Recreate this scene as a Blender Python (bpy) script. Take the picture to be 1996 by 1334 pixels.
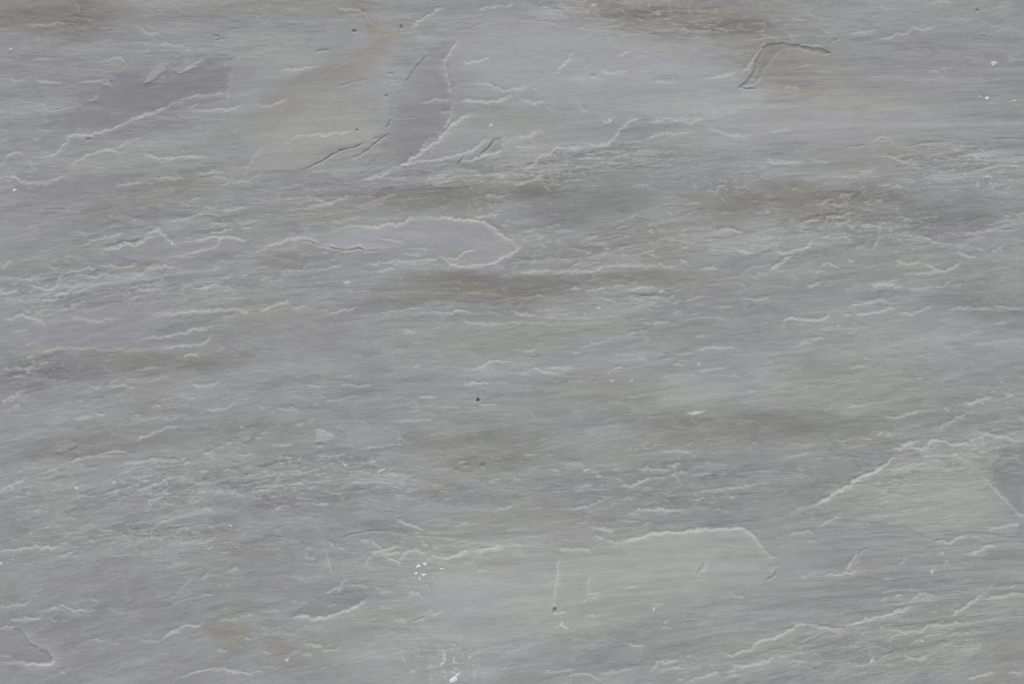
import bpy, math, random
import numpy as np

# ------------------------------------------------------------------ scene, camera, light
scene = bpy.context.scene
for o in list(bpy.data.objects):
    bpy.data.objects.remove(o, do_unlink=True)
C = scene.collection

W, H = 1996.0, 1334.0          # size of the photograph in pixels
S = 0.0003                     # metres of slate per photograph pixel (about 60 cm across)
TOP = 0.028                    # mean height of the slate face above the slab's underside

cam_d = bpy.data.cameras.new('camera')
cam_d.lens = 50.0
cam_d.sensor_width = 36.0
cam_d.clip_start = 0.01
cam_d.clip_end = 100.0
cam = bpy.data.objects.new('camera', cam_d)
C.objects.link(cam)
cam.location = (0.0, 0.0, TOP + W * S * 50.0 / 36.0)
cam.rotation_euler = (0.0, 0.0, 0.0)
scene.camera = cam

SUN_EL, SUN_AZ = math.radians(50.0), math.radians(-12.0)    # azimuth from +Y (top of the picture)
world = bpy.data.worlds.new('World')
scene.world = world
world.use_nodes = True
wn = world.node_tree
wn.nodes.clear()
sky = wn.nodes.new('ShaderNodeTexSky')
sky.sky_type = 'NISHITA'
sky.sun_disc = False
sky.sun_elevation = SUN_EL
sky.sun_rotation = SUN_AZ
sky.air_density = 1.0
sky.dust_density = 6.0
sky.ozone_density = 0.6
hsv = wn.nodes.new('ShaderNodeHueSaturation')
hsv.inputs['Saturation'].default_value = 0.25              # overcast, almost colourless daylight
bg = wn.nodes.new('ShaderNodeBackground')
bg.inputs['Strength'].default_value = 0.115
wo = wn.nodes.new('ShaderNodeOutputWorld')
wn.links.new(sky.outputs[0], hsv.inputs['Color'])
wn.links.new(hsv.outputs[0], bg.inputs['Color'])
wn.links.new(bg.outputs[0], wo.inputs['Surface'])

sun_d = bpy.data.lights.new('sun', 'SUN')
sun_d.energy = 1.0
sun_d.angle = math.radians(18.0)
sun_d.color = (1.0, 0.97, 0.93)
sun = bpy.data.objects.new('sun', sun_d)
C.objects.link(sun)
sun.rotation_euler = (math.radians(-90.0) + SUN_EL, 0.0, -SUN_AZ)   # shines from the top of the picture
sun.location = (0, 1, 2)

scene.view_settings.view_transform = 'Standard'
scene.view_settings.look = 'None'
scene.view_settings.gamma = 1.0
scene.view_settings.use_curve_mapping = False
scene.view_settings.exposure = 0.06

# ------------------------------------------------------------------ noise
rng = np.random.RandomState(7)
PERM = np.concatenate([rng.permutation(256)] * 3)
GA = rng.uniform(0, 2 * math.pi, 256)
GX, GY = np.cos(GA).astype(np.float32), np.sin(GA).astype(np.float32)


def perlin(x, y, seed=0):
    xi = np.floor(x).astype(np.int32)
    yi = np.floor(y).astype(np.int32)
    xf = (x - xi).astype(np.float32)
    yf = (y - yi).astype(np.float32)
    u = xf * xf * xf * (xf * (xf * 6 - 15) + 10)
    v = yf * yf * yf * (yf * (yf * 6 - 15) + 10)

    def g(ix, iy, fx, fy):
        h = PERM[PERM[PERM[(ix + seed * 17) & 255] + (iy & 255)] + (seed * 31 & 255)]
        return GX[h] * fx + GY[h] * fy
    a = g(xi, yi, xf, yf)
    b = g(xi + 1, yi, xf - 1, yf)
    c = g(xi, yi + 1, xf, yf - 1)
    d = g(xi + 1, yi + 1, xf - 1, yf - 1)
    return ((a + (b - a) * u) + ((c + (d - c) * u) - (a + (b - a) * u)) * v) * 1.45


def fbm(x, y, octv, seed=0, gain=0.5):
    t = np.zeros_like(x, dtype=np.float32)
    am, fr = 1.0, 1.0
    for i in range(octv):
        t += am * perlin(x * fr, y * fr, seed + i)
        am *= gain
        fr *= 2.03
    return t


def smooth(a, b, x):
    t = np.clip((x - a) / (b - a), 0, 1)
    return t * t * (3 - 2 * t)


# ------------------------------------------------------------------ grid over the slab (photo pixels as slab coordinates)
def axis(lo, hi, n, ext, m):
    mid = np.linspace(lo, hi, n + 1)
    st = mid[1] - mid[0]
    k = np.arange(1, m + 1)
    w = st * k + (ext - st * m) * (k / m) ** 2.2
    return np.concatenate([lo - w[::-1], mid, hi + w])


NX = 1340
ax = axis(-12, W + 12, NX, 620, 50)
ay = axis(-12, H + 12, int(NX * 1358 / 2020), 560, 46)
PX, PY = np.meshgrid(ax.astype(np.float32), ay.astype(np.float32))
NR, NC = PX.shape
# small ragged displacement so that no traced line runs ruler-straight
wx = 5.0 * fbm(PX / 46, PY / 30, 3, 1) + 1.6 * perlin(PX / 9, PY / 7, 5)
wy = 4.0 * fbm(PX / 52, PY / 30, 3, 11) + 1.5 * perlin(PX / 10, PY / 6, 15)
QX, QY = PX + wx, PY + wy
# softer warp for the colour zones
ZX = PX + 60 * fbm(PX / 210, PY / 110, 4, 21)
ZY = PY + 26 * fbm(PX / 240, PY / 90, 4, 31)

# bedding grain: nearly level, climbing to the right on the left half
ang = np.radians(-6.0 - 5.0 * smooth(1100, 100, PX) * smooth(250, 600, PY) - 7 * smooth(1000, 1250, PY) + 5 * smooth(350, 100, PY))
ca, sa = np.cos(ang), np.sin(ang)
GXX = PX * ca + PY * sa
GYY = -(PX) * sa + PY * ca
del ca, sa

hgt = np.zeros_like(PX)      # millimetres
pale = np.zeros_like(PX)     # powdery freshly broken edge
warm = np.zeros_like(PX)     # pinkish iron tint of some edges
rust = np.zeros_like(PX)     # olive-brown staining
hue = np.zeros_like(PX)      # + green slate, - purple slate
tone = np.zeros_like(PX)     # lighter / darker bed
smo = np.zeros_like(PX)      # smooth cleavage plane (no crumbling)
white = np.zeros_like(PX)    # white mineral crust


# ------------------------------------------------------------------ colour zones of the beds
def zone(arr, cx, cy, rx, ry, a, amp):
    a = math.radians(a)
    R = max(rx, ry) * 1.7 + 80
    i0, i1 = np.searchsorted(ay, [cy - R, cy + R])
    j0, j1 = np.searchsorted(ax, [cx - R, cx + R])
    s = (slice(i0, i1), slice(j0, j1))
    x, y = ZX[s] - cx, ZY[s] - cy
    u = (x * math.cos(a) + y * math.sin(a)) / rx
    v = (-x * math.sin(a) + y * math.cos(a)) / ry
    arr[s] += amp * smooth(1.45, 0.35, np.sqrt(u * u + v * v))


for z in [(60, 25, 190, 40, 0, .75), (360, 18, 260, 22, 0, .45), (725, 20, 60, 40, 20, .55), (665, 145, 165, 30, -34, .8), (745, 50, 40, 60, 10, .4), (1530, 120, 130, 60, 0, .1),
          (1330, 28, 190, 44, 0, .85), (1440, 90, 130, 40, 0, .45), (1545, 130, 110, 55, 0, .65), (1650, 205, 170, 60, 0, .42),
          (1545, 395, 190, 42, -4, .75), (920, 385, 190, 42, -4, .5), (870, 570, 190, 36, -3, .5), (1150, 548, 260, 22, 0, .5),
          (250, 385, 160, 30, -8, .35), (300, 705, 210, 30, -4, .42), (560, 620, 120, 25, -5, .4), (1480, 832, 230, 34, 0, .45),
          (930, 880, 130, 36, 0, .4), (430, 1240, 48, 30, 0, .8), (562, 1268, 42, 20, 0, .7), (1975, 1300, 50, 55, 0, .6),
          (830, 938, 40, 20, 0, .45), (470, 1065, 40, 18, 0, .5), (1180, 760, 100, 30, 0, .3), (200, 870, 120, 25, -8, .4),
          (310, 780, 80, 22, -10, .35), (660, 300, 150, 40, -10, .3), (620, 240, 120, 30, -25, .35), (1090, 1020, 110, 40, 0, .35),
          (1280, 470, 160, 40, -3, .35), (1700, 300, 120, 30, 0, .3), (560, 500, 100, 18, -6, .4), (640, 400, 140, 25, -4, .45)]:
    zone(rust, *z)
for z in [(280, 185, 190, 55, -16, -1.0), (820, 220, 55, 110, 18, -.8), (1090, 100, 250, 60, 3, -.6), (1560, 255, 200, 40, 3, -.35),
          (760, 465, 240, 34, 0, -.6), (110, 645, 210, 38, 0, -.8), (100, 742, 140, 26, 0, -.9), (650, 655, 120, 40, 0, -.6),
          (1450, 740, 80, 40, 0, -.45), (1965, 965, 50, 50, 0, -.9), (1570, 1100, 120, 40, 0, -.6), (1580, 1195, 150, 45, 0, -.55),
          (40, 390, 110, 60, 0, -.55), (60, 1280, 110, 60, 0, -.5), (300, 1300, 230, 40, 0, -.6), (1840, 115, 150, 60, 0, -.4),
          (330, 500, 150, 22, -4, -.5), (40, 110, 110, 60, 0, -.4), (1870, 470, 120, 30, 0, -.3), (860, 1180, 60, 35, 0, -.35),
          (640, 1180, 90, 25, -12, -.4), (230, 1170, 200, 60, 0, -.35), (1400, 1180, 100, 30, 0, -.15),
          (620, 270, 80, 40, 0, .45), (960, 250, 110, 60, 0, .5), (1250, 1120, 260, 90, 0, .7), (850, 1080, 150, 70, 0, .4),
          (700, 1230, 150, 60, 0, .6), (1800, 970, 150, 80, 0, .6), (1680, 780, 170, 70, 0, .55), (1800, 500, 150, 50, 0, .4),
          (1250, 290, 130, 40, 0, .4), (1050, 650, 240, 50, 0, .3), (300, 290, 140, 30, -8, .5), (560, 90, 80, 40, 0, .5),
          (1250, 60, 110, 40, 0, .45), (1700, 1240, 220, 60, 0, .5), (1150, 880, 200, 50, 0, .35), (1280, 760, 200, 60, 0, .3),
          (1130, 380, 140, 40, 0, .4), (260, 950, 170, 40, -6, .35), (500, 830, 120, 30, 0, .35), (1150, 1200, 150, 60, 0, .4)]:
    zone(hue, *z)
for z in [(290, 180, 190, 50, -16, -.28), (1130, 120, 330, 90, 3, .42), (1560, 230, 260, 60, 3, .35), (1110, 390, 150, 42, -2, -.62),
          (880, 385, 190, 36, -4, -.4), (1540, 395, 200, 42, -3, -.45), (1830, 410, 180, 40, 2, -.42), (860, 570, 230, 34, -2, -.5),
          (1150, 548, 260, 24, 0, -.35), (280, 700, 230, 30, -2, -.42), (90, 742, 140, 26, 0, -.5), (300, 400, 180, 60, -8, -.25),
          (1480, 830, 240, 34, 0, -.38), (930, 870, 160, 30, 0, -.25), (160, 870, 200, 30, -4, -.35), (420, 830, 160, 24, -3, -.3),
          (1220, 1125, 330, 95, 0, .42), (860, 1120, 170, 80, 0, .36), (960, 1230, 260, 70, 0, .2), (1660, 225, 330, 50, 2, .2), (820, 1290, 140, 60, 0, .35), (1430, 740, 160, 50, 0, .3),
          (1800, 960, 170, 90, 0, .28), (630, 270, 120, 60, 0, .3), (520, 120, 90, 40, 0, .25), (1750, 650, 240, 40, 0, .25),
          (1930, 580, 110, 50, 0, -.3), (760, 470, 220, 30, 0, .22), (80, 600, 150, 40, 0, .12), (1100, 720, 220, 50, 0, .15),
          (60, 30, 160, 34, 0, -.4), (1330, 30, 170, 40, 0, -.3), (400, 640, 250, 30, 0, -.1), (1300, 930, 240, 50, 0, -.18),
          (200, 1010, 300, 60, 0, -.12), (1940, 950, 50, 40, 30, -.3), (640, 1180, 90, 25, -14, -.1), (1900, 320, 120, 40, 0, .1),
          (1160, 1265, 110, 40, 0, -.25), (1500, 960, 200, 40, 0, -.12), (620, 960, 150, 40, 0, -.15), (830, 190, 60, 110, 18, -.12),
          (1080, 310, 130, 30, 0, .2), (300, 270, 150, 25, -12, .22), (600, 1290, 220, 40, 0, .1), (950, 720, 140, 20, 0, .18)]:
    zone(tone, *z)

# ------------------------------------------------------------------ traced outlines of the cleavage plates and hollows
PLATES = [
    # name, label, height mm, edge softness px, smooth, tone, hue, outline
    ('exposed_layer', 'smooth dark purple hollow at the upper left of the slab', -1.1, 16, .9, -.3, -.45,
     [(105, 302), (120, 285), (133, 265), (160, 262), (200, 250), (250, 232), (300, 212), (340, 198), (365, 190), (410, 184), (442, 178), (448, 150), (450, 122),
      (470, 108), (420, 112), (395, 130), (370, 142), (345, 148), (328, 142), (300, 158), (284, 166), (268, 150), (225, 146), (215, 165), (190, 195), (150, 212), (110, 226), (90, 250), (84, 290)]),
    ('flake', 'pale pointed flake inside the purple hollow', .5, 2.5, .5, .5, -.1,
     [(282, 163), (286, 148), (302, 135), (318, 125), (331, 127), (329, 139), (312, 146), (300, 155)]),
    ('flake', 'pale pointed flake at the upper rim of the purple hollow', .5, 2.5, .5, .5, .1,
     [(342, 145), (347, 130), (362, 116), (378, 122), (394, 114), (384, 126), (365, 138), (350, 145)]),
    ('exposed_layer', 'dark purple wedge between two smooth plates at the top', -.9, 9, .9, -.28, -.5,
     [(858, 84), (888, 82), (866, 121), (869, 150), (876, 192), (880, 205), (877, 230), (858, 258), (838, 275), (815, 295), (790, 318), (745, 330), (700, 338),
      (740, 300), (757, 265), (765, 232), (766, 200), (785, 165), (810, 135), (835, 108)]),
    ('cleavage_plate', 'large smooth light grey plate along the top edge', .5, 5, .75, .18, -.05,
     [(891, 80), (930, 50), (970, 36), (1060, 45), (1180, 62), (1270, 70), (1350, 92), (1432, 125), (1448, 168), (1520, 182), (1470, 215), (1385, 234), (1345, 237), (1270, 233),
      (1248, 228), (1222, 250), (1205, 268), (1185, 283), (1150, 287), (1120, 285), (1095, 290), (1070, 299), (1045, 315), (1000, 328), (982, 322), (985, 296), (972, 272),
      (935, 300), (890, 316), (830, 318), (795, 320), (820, 297), (842, 276), (862, 258), (881, 232), (884, 205), (880, 190), (873, 150), (869, 121)]),
    ('flake', 'tongue-shaped smooth flake with a pale rounded tip', .35, 3, .95, .16, -.35,
     [(494, 482), (550, 472), (605, 464), (640, 452), (670, 444), (735, 440), (760, 437), (790, 436), (800, 428), (812, 426), (860, 426), (880, 428), (915, 430), (940, 433),
      (955, 440), (970, 450), (985, 462), (998, 472), (1010, 482), (1010, 487), (1003, 495), (990, 502), (975, 508), (960, 514), (935, 520), (910, 524), (890, 518),
      (870, 506), (860, 503), (830, 508), (790, 512), (745, 514), (730, 508), (755, 490), (765, 481), (740, 484), (712, 484), (698, 480), (675, 485), (650, 480),
      (625, 473), (608, 466), (585, 468), (550, 478), (520, 488), (500, 492)]),
    ('flake', 'low peaked flake with pale lines near the left edge', .6, 3, .8, .12, -.25,
     [(195, 488), (225, 483), (247, 474), (265, 480), (285, 466), (310, 449), (326, 462), (338, 474), (365, 470), (400, 467), (440, 462), (465, 465), (480, 474),
      (474, 490), (440, 496), (400, 490), (430, 480), (420, 486), (380, 497), (340, 502), (300, 508), (270, 514), (240, 505)]),
    ('flake', 'smooth rounded light flake below the middle', .45, 2.5, .9, .2, .1,
     [(673, 848), (700, 836), (740, 838), (765, 839), (778, 850), (781, 862), (770, 870), (740, 873), (698, 878), (674, 862)]),
    ('flake', 'small pale triangular flake beside the rounded flake', .7, 2, .2, .55, 0,
     [(613, 863), (618, 838), (632, 842), (645, 852), (651, 857), (635, 865), (622, 864)]),
    ('flake', 'pale lumpy flake near the lower left edge', .8, 3, .2, .55, .05,
     [(103, 880), (112, 866), (132, 857), (153, 868), (141, 878), (120, 883)]),
    ('flake', 'small pale round lump left of the middle', .7, 3, .2, .5, 0,
     [(461, 856), (466, 846), (478, 840), (492, 846), (490, 858), (476, 864)]),
    ('cleavage_plate', 'greenish raised plate with a pale diagonal edge at the right', .9, 4, .25, .2, .3,
     [(1560, 998), (1600, 977), (1640, 952), (1668, 938), (1704, 920), (1745, 890), (1755, 880), (1770, 876), (1790, 880), (1810, 866), (1835, 860), (1850, 866), (1880, 867),
      (1905, 852), (1930, 850), (1950, 853), (1975, 862), (1960, 880), (1935, 912), (1937, 945), (1958, 982), (1985, 1002), (1994, 1020), (1980, 1048), (1900, 1040), (1820, 1052), (1760, 1030), (1690, 1016), (1620, 1012)]),
    ('exposed_layer', 'smooth dark purple hollow at the right edge', -.9, 4, .8, -.35, -.5,
     [(1938, 922), (1960, 926), (1999, 934), (1999, 1012), (1976, 996), (1956, 978), (1940, 955)]),
    ('cleavage_plate', 'broad smooth plate under the long pale edge at the bottom', .8, 14, .45, .2, .0,
     [(842, 1096), (872, 1084), (900, 1078), (940, 1072), (990, 1066), (1060, 1066), (1120, 1074), (1160, 1070), (1200, 1063), (1230, 1052), (1270, 1043), (1310, 1038), (1350, 1036), (1375, 1032), (1430, 1032), (1450, 1034), (1462, 1040), (1474, 1052), (1484, 1066), (1492, 1078), (1502, 1090), (1514, 1112), (1508, 1128),
      (1486, 1140), (1440, 1165), (1380, 1184), (1300, 1200), (1200, 1214), (1100, 1236), (1000, 1252), (900, 1262), (830, 1240), (806, 1214), (846, 1198), (846, 1150), (836, 1120)]),
    ('exposed_layer', 'grey hollow with a pale curved lower lip', -.9, 4, .7, -.22, -.15,
     [(572, 1206), (600, 1202), (620, 1207), (650, 1200), (690, 1186), (710, 1173), (720, 1164), (705, 1150), (670, 1154), (640, 1160), (600, 1178)]),
    ('exposed_layer', 'shallow hollow with a pale rim in the lower left corner', -1.0, 3, .6, -.18, -.1,
     [(-3, 1222), (36, 1226), (50, 1242), (62, 1258), (77, 1266), (93, 1269), (101, 1277), (106, 1289), (98, 1293), (80, 1296), (50, 1294), (-3, 1291)]),
    ('exposed_layer', 'dark bent notch stained brown at the upper right', -1.6, 5, .1, -.3, 0,
     [(1444, 172), (1470, 168), (1482, 154), (1498, 132), (1512, 108), (1522, 98), (1545, 95), (1580, 99), (1604, 107), (1618, 104), (1598, 95), (1560, 88), (1510, 84), (1488, 88), (1478, 108), (1464, 140)]),
    ('cleavage_plate', 'light smooth plate of the upper left, crossed by a brown stain', .4, 5, .6, .12, .15,
     [(456, 112), (500, 100), (560, 88), (592, 76), (600, 70), (640, 62), (700, 70), (745, 48), (772, 60), (782, 90), (764, 130), (762, 195), (758, 240), (744, 268), (700, 280), (670, 285),
      (620, 300), (585, 334), (520, 330), (480, 320), (470, 270), (440, 250), (420, 226), (455, 208), (452, 170)]),
    ('flake', 'narrow pale splinter right of centre', .3, 2, .5, .1, 0,
     [(1221, 566), (1240, 563), (1260, 560), (1274, 561), (1276, 570), (1262, 574), (1240, 572)]),
    ('exposed_layer', 'tiny blue-green hollow in the top middle', -.9, 2, .6, -.15, .5,
     [(938, 300), (950, 285), (956, 274), (972, 270), (978, 280), (975, 292), (962, 300), (948, 302)]),
    ('flake', 'small square grey hollow on the top plate', -.5, 2, .8, -.2, -.3,
     [(1284, 146), (1300, 144), (1313, 144), (1313, 161), (1296, 162), (1286, 155)]),
]
for p in PLATES:
    pass
PLATES[-1] = ('exposed_layer',) + PLATES[-1][1:]


def inside(poly, x, y):
    r = np.zeros(x.shape, bool)
    n = len(poly)
    for i in range(n):
        x0, y0 = poly[i]
        x1, y1 = poly[(i + 1) % n]
        if y0 == y1:
            continue
        c = ((y0 <= y) & (y < y1)) | ((y1 <= y) & (y < y0))
        r ^= c & (x < (x1 - x0) * (y - y0) / (y1 - y0) + x0)
    return r


def box_slice(pts, m):
    xs, ys = [p[0] for p in pts], [p[1] for p in pts]
    i0, i1 = np.searchsorted(ay, [min(ys) - m, max(ys) + m])
    j0, j1 = np.searchsorted(ax, [min(xs) - m, max(xs) + m])
    return (slice(max(i0, 0), min(i1 + 1, NR)), slice(max(j0, 0), min(j1 + 1, NC)))


def seg_dist(pts, x, y):
    """distance to a polyline and the signed side (+ below / right) of its nearest segment"""
    best = np.full(x.shape, 1e9, np.float32)
    side = np.zeros(x.shape, np.float32)
    par = np.zeros(x.shape, np.float32)
    n = len(pts) - 1
    for i in range(n):
        (x0, y0), (x1, y1) = pts[i], pts[i + 1]
        dx, dy = x1 - x0, y1 - y0
        L = dx * dx + dy * dy + 1e-6
        t = np.clip(((x - x0) * dx + (y - y0) * dy) / L, 0, 1)
        d = np.hypot(x - x0 - t * dx, y - y0 - t * dy)
        c = dx * (y - y0) - dy * (x - x0)
        k = d < best
        best[k] = d[k]
        side[k] = np.sign(c[k])
        par[k] = ((i + t) / n)[k]
    return best, side, par


for nm, lb, dh, soft, sm, tn, hu, poly in PLATES:
    s = box_slice(poly, 60)
    x, y = QX[s], QY[s]
    d, _, _ = seg_dist(poly + poly[:1], x, y)
    ins = inside(poly, x, y)
    sd = np.where(ins, d, -d)
    m = smooth(-soft * .5, soft * .5, sd)
    # a plate is proud at its rim and sinks back into the bed towards its middle
    reach = 26.0 if dh > 0 else 60.0
    dh *= .22 if nm == 'cleavage_plate' else (.42 if 'notch' in lb else .25 if nm == 'exposed_layer' else .3 if sm > .7 else .5)
    hgt[s] += dh * m * (0.30 + 0.70 * np.exp(-np.maximum(sd, 0) / reach))
    edge_mod = smooth(-.5, .6, perlin(x / 60, y / 40, 61))
    big = max(p_[0] for p_ in poly) - min(p_[0] for p_ in poly) > 160
    mm = smooth(-3, 9, sd + (0.0 if nm == 'flake' else 1.0 if big else .2) * (16 * perlin(x / 36, y / 10, 63) + 9 * perlin(x / 13, y / 5, 64)))
    smo[s] = np.maximum(smo[s], mm * sm) if sm > .3 else smo[s] * (1 - mm)
    tone[s] += (tn * .55 if nm == 'exposed_layer' else tn) * mm
    hue[s] += (.5 * hu if nm == 'exposed_layer' else hu) * mm

# ------------------------------------------------------------------ traced broken edges, cracks and scratches
# tile (column, row) of a 4x4 split of the photograph, coordinates in that tile enlarged 3.992x
# each entry: strength, kind, points; kind: d = lower side stands proud, u = upper side proud but step reversed to catch light, k = crack or groove carved for a shade line, p = pinkish edge, w = white
EDGES = {}
EDGES[0, 0] = '''
.6d 265,1220 340,1215 420,1205 460,1180 490,1130 530,1070 600,1050 700,1050 780,1035 860,1010 930,985 1000,945 1080,905 1150,890 1230,865 1290,835 1340,800 1400,785
.4d 1420,770 1500,750 1600,740 1690,733 1770,730
.3d 1400,785 1430,820
.3d 1470,850 1520,800 1535,765
.35d 1500,860 1650,862 1770,855 1840,840 1875,815
.3d 1800,480 1795,600 1780,700 1775,840
.45d 15,1280 50,1220 90,1190 150,1183 185,1215
.45d 520,1300 600,1260 660,1215 740,1195 790,1160 860,1158 930,1190
.3d 910,1165 950,1115 1020,1085 1110,1070
.55d 1120,1170 1150,1200 1190,1225 1270,1235 1350,1230 1430,1215 1520,1222 1630,1228
.3d 1140,1170 1160,1145
.3d 650,1290 660,1220
.2d 1400,1110 1430,1200
.4d 1910,1330 1950,1250 1996,1190
.4u 210,190 330,193 420,185 520,182
.25d 600,20 615,120
.35d 1090,215 1130,245 1250,268
.35d 1220,350 1280,335 1340,350 1400,358 1450,335
.3d 680,790 720,770 765,735
.3d 610,632 740,640 820,640 870,655
.35d 230,470 300,455 380,448
.3d 430,450 485,455
.4d 1130,650 1150,590 1190,545
.4d 1370,578 1430,560 1500,510 1580,460
.25d 90,600 130,635 230,605
.3d 280,620 380,640 490,637
.3d 910,545 970,490 940,455 880,450 810,480
.3k 430,860 500,835 570,825
.35d 240,1255 250,1285 265,1280
.35k 1680,270 1740,310
.3k 1790,230 1860,220
.3k 835,235 870,230'''
EDGES[1, 0] = '''
.3d 0,820 80,825 150,805 190,790 230,755
.55d 1555,330 1520,390 1480,445 1458,490
.65d 1458,490 1475,560 1490,660 1510,745
.3d 1500,720 1540,680 1610,660
.35d 1690,660 1800,665 1860,685 1930,700 1996,690
.4d 1290,800 1370,785 1450,778 1520,772
.55d 1570,790 1680,785 1780,797 1860,790 1940,765 1996,745
.5d 1415,878 1500,870 1530,870
.4d 1530,790 1515,900 1480,970 1460,1000
.85d 1690,880 1600,920 1520,975 1470,1030 1420,1080 1370,1120 1310,1160 1250,1205 1190,1240 1140,1285 1130,1295
.3d 1290,1130 1350,1085
.25d 1350,1230 1360,1160
.55d 1000,1333 1100,1300 1200,1270 1300,1250 1400,1245 1500,1225 1600,1205 1690,1160 1760,1100 1790,1080
.55d 1570,1280 1660,1250 1760,1210 1860,1200 1910,1160 1920,1100 1910,1070 1830,1085
.7k 1840,1100 1810,1150 1760,1190
.5k 1570,1280 1610,1220
.25d 1940,1130 1980,1070
.55d 1200,215 1270,160 1340,125 1390,85 1460,65
.35d 1740,75 1790,50 1880,45 1920,40
.4d 1945,45 1996,38
.35d 1610,485 1700,480 1760,470 1810,448
.3d 640,10 650,60 700,75 780,75 840,100 880,150
.7k 360,1330 440,1290 520,1250 580,1210 640,1180 690,1160 750,1155 800,1130 840,1105
.62k 730,1235 800,1205 870,1165 920,1120 970,1080 1025,1045
.4k 900,1085 970,1070
.55k 1000,995 1030,960 1050,925
.25k 1050,925 1055,850
.2k 1060,915 1150,915 1270,915
.12k 190,790 260,745 330,705 390,660 460,610 540,560 620,510 700,470 780,430 830,395
.3k 630,675 700,650 770,630 850,620
.4k 1150,640 1190,600 1230,530 1280,480 1330,430
.5k 1015,570 1065,570
.3d 410,1060 470,1050 550,1045 650,1035 760,1018
.3d 220,1110 270,1110 300,1065 360,1062
.25d 370,1115 390,1090
.3d 0,1230 30,1170 70,1130
.25d 240,1200 260,1150
.3d 200,545 300,540 420,530 470,520
.3k 450,405 510,390 570,385
.6w 1800,985 1830,975
.35d 1375,620 1385,640
.2d 1020,580 1090,590'''
EDGES[2, 0] = '''
.4d 0,690 60,680 120,665
.5d 160,680 185,690
.4d 330,570 380,520 430,470 440,430 470,410
.25d 540,520 600,510 640,490
.2k 640,480 680,455
.4u 690,540 730,555 790,568 850,570 890,555
.4d 1100,645 1160,640 1250,640
.25d 1250,570 1250,650
.3d 1040,395 1070,400
.3d 800,430 900,410
.4p 60,765 90,800 180,800 260,800
.2d 250,820 310,855
.55d 525,825 545,860 590,850
.65w 690,935 720,945 760,935
.45u 0,1075 70,1075 130,1060 160,1035 250,1020
.4d 10,1140 60,1148 150,1140
.55u 0,1315 80,1305 160,1285 190,1240 240,1210 300,1185 340,1160 400,1150 450,1150 490,1165 540,1160
.65u 510,1140 580,1130 660,1135 740,1120 780,1085 820,1045 850,1005 900,965 950,930 990,900
.55u 1070,945 1140,940 1210,930 1300,940 1390,950 1450,935 1500,925
.35d 1550,890 1565,855 1590,845
.5u 1040,1085 1100,1060 1160,1045 1260,1040 1400,1030
.45u 1510,990 1560,1010 1630,1040 1720,1055 1830,1060
.3d 1490,610 1560,600 1640,590 1700,590 1740,550
.5d 1080,105 1170,80
.45d 1160,155 1230,140
.3d 720,220 800,200 870,170
.45d 1780,560 1830,510 1880,450 1920,390 1960,320
.9k 1760,685 1820,692 1890,690
.35k 1900,640 1920,560 1960,500
.35d 1140,240 1200,235 1270,220 1330,225 1360,265
.45k 1060,262 1100,265
.3k 830,238 880,230
.6w 550,8 580,4
.5w 615,44 650,42
.3d 500,220 550,215
.4d 1510,225 1540,240
.4d 1580,225 1640,215
.35d 1740,200 1790,180
.4d 1870,185 1950,180 1960,210
.4d 1230,185 1290,185
.35d 780,70 850,68'''
EDGES[3, 0] = '''
.6k 400,415 440,420 490,412
.3d 210,350 350,345 420,350
.3d 250,520 300,510 340,490
.25k 480,335 560,300 540,250
.35d 880,300 960,280 1050,260 1140,240
.35d 640,265 740,255 850,240
.3d 1110,190 1160,225 1230,230 1280,210
.4d 1270,8 1380,5 1440,25
.3k 1650,275 1720,275 1730,215
.35d 200,155 280,155
.9w 1740,500 1775,487
.3d 1250,560 1300,545 1335,555 1300,570
.3d 1360,520 1430,522
.35u 820,1130 850,1090 890,1065 930,1070 960,1095 1020,1130
.3k 850,1130 890,1085 940,1090 1010,1135
.3u 0,1040 60,1030 130,1010 190,1000
.3k 590,1150 680,1140 760,1130
.3k 1100,1140 1200,1115 1300,1105 1440,1100
.35k 1750,1082 1850,1080 1996,1080
.45d 920,1190 950,1220 1000,1245 1060,1265 1130,1250 1210,1250
.4d 0,1240 60,1265 180,1265 270,1262
.35d 340,1240 420,1265 490,1262
.35d 130,690 170,680 240,695'''
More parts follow.
